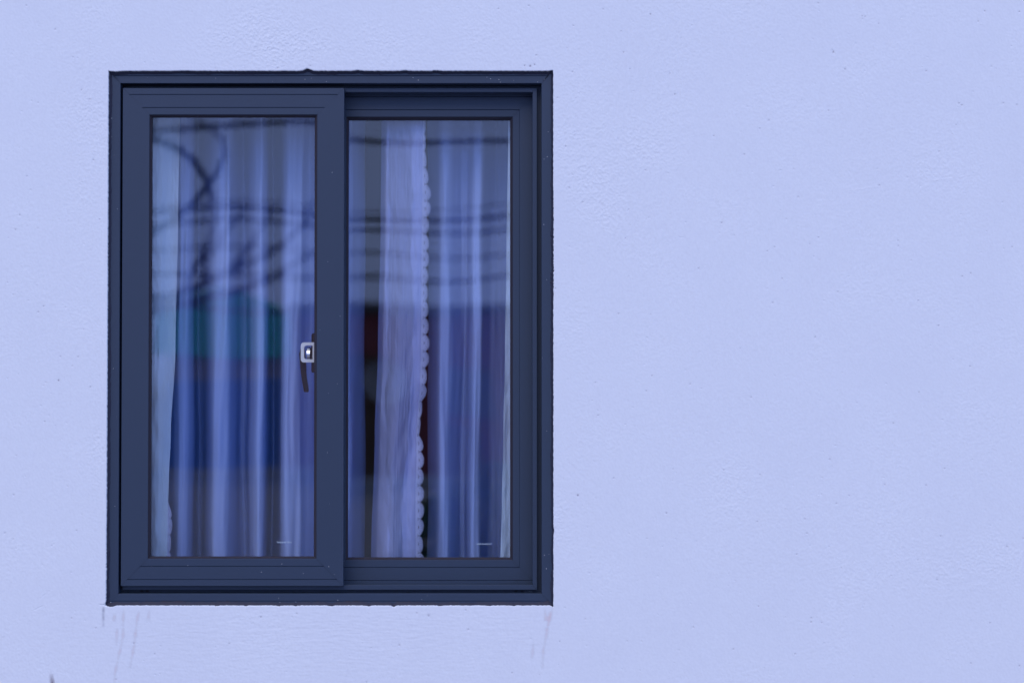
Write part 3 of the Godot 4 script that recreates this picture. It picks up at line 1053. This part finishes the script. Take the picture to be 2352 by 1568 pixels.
# ---------------------------------------------------------------- the far side of the street, mirrored in the panes
func make_street() -> void:
	# overhead cables
	var z := 14.0
	var cables := [["thick upper overhead cable mirrored near the top of both panes", 296.0, 0.028, 0.35], ["upper of the two thick overhead cables mirrored together across both panes", 508.0, 0.027, 0.10],
		["lower of the two thick overhead cables mirrored together across both panes", 530.0, 0.020, 0.10], ["thin overhead cable mirrored just above the thick pair", 486.0, 0.010, -0.15],
		["thin overhead cable mirrored a little below the thick pair", 588.0, 0.012, 0.05], ["overhead cable mirrored midway between the thick pair and the roofs", 640.0, 0.018, -0.1], ["lowest overhead cable, mirrored right at the roofs", 706.0, 0.020, 0.0]]
	for c in cables:
		var t := thing("overhead_cable", c[0], "cable", Vector3(0, 0, z), "overhead cables across the street")
		var pts := []
		for k in 41:
			var x := -16.0 + k * 0.65
			var xm := x + 3.0
			pts.append(Vector3(x, my(c[1], z) + 0.004 * xm * xm - c[3] * 0.06 * xm + 0.02 * sin(x * 1.7), 0.2 * sin(c[1])))
		var st := begin()
		tube(st, pts, [c[2]], 8)
		part(st, "cable", M.cable, t, true)
	for x in [-16.0, 10.0]:
		var t := thing("utility_pole", "concrete utility pole carrying the overhead cables, %s end" % ("left" if x < 0 else "right"), "pole", Vector3(x, 0, z), "utility poles across the street")
		var st := begin()
		tube(st, [Vector3.ZERO, Vector3(0, 7.5, 0)], [0.16, 0.10], 14)
		part(st, "shaft", M.concrete, t, true)
		st = begin()
		box(st, Vector3(-0.06, 5.0, -0.7), Vector3(0.06, 5.1, 0.7), 0.01)
		part(st, "crossarm", M.concrete, t)
	# the far kerb and the ground strip before the buildings
	var k := begin()
	box(k, Vector3(-14, 0, 23.6), Vector3(12, 0.13, 23.9), 0.02)
	var kerb := part(k, "kerb", M.pale_kerb)
	kerb.set_meta("kind", "structure")
	kerb.set_meta("label", "pale kerb along the far side of the street")
	# kiosk: blue shutter below, pale fascia, teal roof
	z = 25.0
	var kiosk := thing("kiosk", "blue kiosk with teal roof mirrored in the left pane", "kiosk", Vector3(mx(515, z), 0, z))
	var hw := (mx(640, z) - mx(370, z)) * 0.5
	var st := begin()
	box(st, Vector3(-hw, 0.0, 0.05), Vector3(hw, 1.95, 2.4), 0.02)
	part(st, "wall", M.kiosk_pale, kiosk)
	for i in 9:
		st = begin()
		box(st, Vector3(-hw + 0.06, 0.10 + i * 0.16, 0.0), Vector3(hw - 0.06, 0.10 + i * 0.16 + 0.152, 0.048), 0.006)
		part(st, "shutter_slat", M.kiosk_blue, kiosk)
	st = begin()
	prism(st, PackedVector2Array([Vector2(-hw - 0.1, 1.955), Vector2(hw + 0.1, 1.955), Vector2(hw + 0.05, 2.75), Vector2(hw * 0.45, 3.0), Vector2(0.0, 3.08), Vector2(-hw * 0.5, 2.9), Vector2(-hw - 0.05, 2.7)]), -0.35, 2.6)
	part(st, "roof", M.teal_roof, kiosk)
	# long low maroon building
	var shed := thing("maroon_building", "long low maroon building mirrored beside the kiosk", "building", Vector3(mx(930, z), 0, z))
	var sw := 3.4
	st = begin()
	box(st, Vector3(mx(648, z) - mx(930, z), 0.0, 0.1), Vector3(sw, 2.78, 4.0), 0.02)
	part(st, "wall", M.maroon_wall, shed)
	st = begin()
	box(st, Vector3(mx(646, z) - mx(930, z), 2.782, -0.1), Vector3(sw + 0.1, 2.90, 4.1), 0.02)
	part(st, "roof_edge", M.roof_sheet, shed)
	for p in [[835.0, 0.62, 2.1], [1060.0, 0.5, 0.9]]:
		st = begin()
		box(st, Vector3(mx(p[0], z) - mx(930, z) - p[1] * 0.5, 0.02, 0.05), Vector3(mx(p[0], z) - mx(930, z) + p[1] * 0.5, p[2], 0.098), 0.01)
		part(st, "door" if p[2] > 2.0 else "hatch", M.brown_wood, shed)
	st = begin()
	box(st, Vector3(mx(1110, z) - mx(930, z) - 0.5, 1.1, 0.05), Vector3(mx(1110, z) - mx(930, z) + 0.2, 1.9, 0.098), 0.01)
	part(st, "shutter", M.roof_sheet, shed)
	# dish added on that building for an unidentified mirrored round shape
	var dish := thing("round_dish", "round grey dish added on the maroon building for an unidentified round shape mirrored behind the lace", "dish", Vector3(mx(876, z), 0, z - 0.35))
	st = begin()
	var bowl := []
	for i in 7:
		var r := 0.39 * i / 6.0
		var ringp := []
		for k2 in 28:
			var an := TAU * k2 / 28.0
			ringp.append(Vector3(cos(an) * r, my(865, z) + sin(an) * r * 1.04, 0.13 - 0.75 * r * r - sin(an) * r * 0.25))
		bowl.append(ringp)
	for i in 6:
		for k2 in 28:
			var k3 := (k2 + 1) % 28
			quad(st, bowl[i][k2], bowl[i][k3], bowl[i + 1][k3], bowl[i + 1][k2])
	part(st, "bowl", M.pale_kerb, dish, true)
	st = begin()
	tube(st, [Vector3(0, my(865, z), 0.14), Vector3(0, my(865, z) - 0.1, 0.40), Vector3(0, my(865, z) - 0.1, 0.46)], [0.025], 8)
	part(st, "bracket", M.roof_sheet, dish)
	st = begin()
	tube(st, [Vector3(0, my(865, z) - 0.38, 0.02), Vector3(0, my(865, z) - 0.2, -0.32)], [0.012], 6)
	tube(st, [Vector3(0, my(865, z) - 0.22, -0.30), Vector3(0, my(865, z) - 0.17, -0.36)], [0.03], 8)
	part(st, "receiver_arm", M.roof_sheet, dish)
	# bare tree whose limbs cross the sky
	z = 12.0
	var tree := thing("bare_tree", "bare tree whose crossing limbs are mirrored in the left pane", "tree", Vector3(mx(250, z), 0, z))
	var bx := mx(250, z)
	st = begin()
	tube(st, [Vector3(0, 0, 0), Vector3(0.05, 1.2, 0), Vector3(0.0, 2.4, 0.1), Vector3(-0.2, 3.6, 0.1), Vector3(-0.3, 4.8, 0.2)], [0.17, 0.13, 0.11, 0.08, 0.04], 10)
	part(st, "trunk", M.bark, tree, true)
	var limbs := [[[250, 640], [330, 560], [410, 515], [450, 480], [490, 420], [512, 370], [508, 330], [470, 296], [430, 270]], [[250, 300], [360, 318], [412, 345], [450, 380], [478, 430], [490, 470], [498, 520], [490, 560], [455, 620], [430, 660], [405, 700]],
		[[250, 700], [400, 690], [470, 660], [540, 620], [600, 595], [660, 560], [730, 500]], [[250, 760], [420, 700], [520, 668], [600, 640], [690, 600], [760, 580]], [[455, 620], [500, 590], [520, 560], [560, 510]],
		[[540, 620], [575, 575], [590, 545], [620, 500]], [[470, 660], [480, 610], [470, 570]], [[250, 420], [300, 380], [350, 300], [380, 220]], [[660, 560], [690, 540], [720, 470]]]
	for i in limbs.size():
		var pts := []
		var rad := []
		var line: Array = limbs[i]
		for q in line.size():
			pts.append(Vector3(mx(line[q][0], z) - bx, my(line[q][1], z), 0.12 * sin(i * 2.3 + q * 0.7)))
			rad.append(lerpf(0.042 if i < 4 else 0.024, 0.010, float(q) / (line.size() - 1)))
		st = begin()
		tube(st, pts, rad, 7)
		part(st, "limb", M.bark, tree, true)
	# two shrubs on the near pavement, low in the right pane
	for q in [[1012.0, 9.0, 0.80, 0.34, "lowest dark green shrub mirrored low in the inner pane, nearest the lace"], [1075.0, 9.3, 0.92, 0.36, "middle one of the dark green shrubs mirrored low in the inner pane"],
			[1140.0, 9.0, 1.08, 0.36, "tallest dark green shrub mirrored low in the inner pane near the right stile"]]:
		var sh := thing("green_shrub", q[4], "shrub", Vector3(mx(q[0], q[1]), 0, q[1]), "shrubs on the pavement")
		st = begin()
		tube(st, [Vector3.ZERO, Vector3(0.02, q[2] * 0.6, 0)], [0.02, 0.008], 6)
		part(st, "stem", M.stem, sh, true)
		st = begin()
		for i in 900:
			var a := rng.randf() * TAU
			var y: float = 0.1 + rng.randf() * (q[2] - 0.2)
			var r: float = q[3] * sqrt(rng.randf()) * sin(PI * clampf(y / q[2] * 0.8 + 0.2, 0, 1))
			leaf_blade(st, Vector3(cos(a) * r, y, sin(a) * r), Vector3(cos(a), rng.randf_range(-0.1, 1.0), sin(a)).normalized(), rng.randf_range(0.07, 0.13), 0.04, 0.3)
		part(st, "foliage", M.leaf_green, sh)
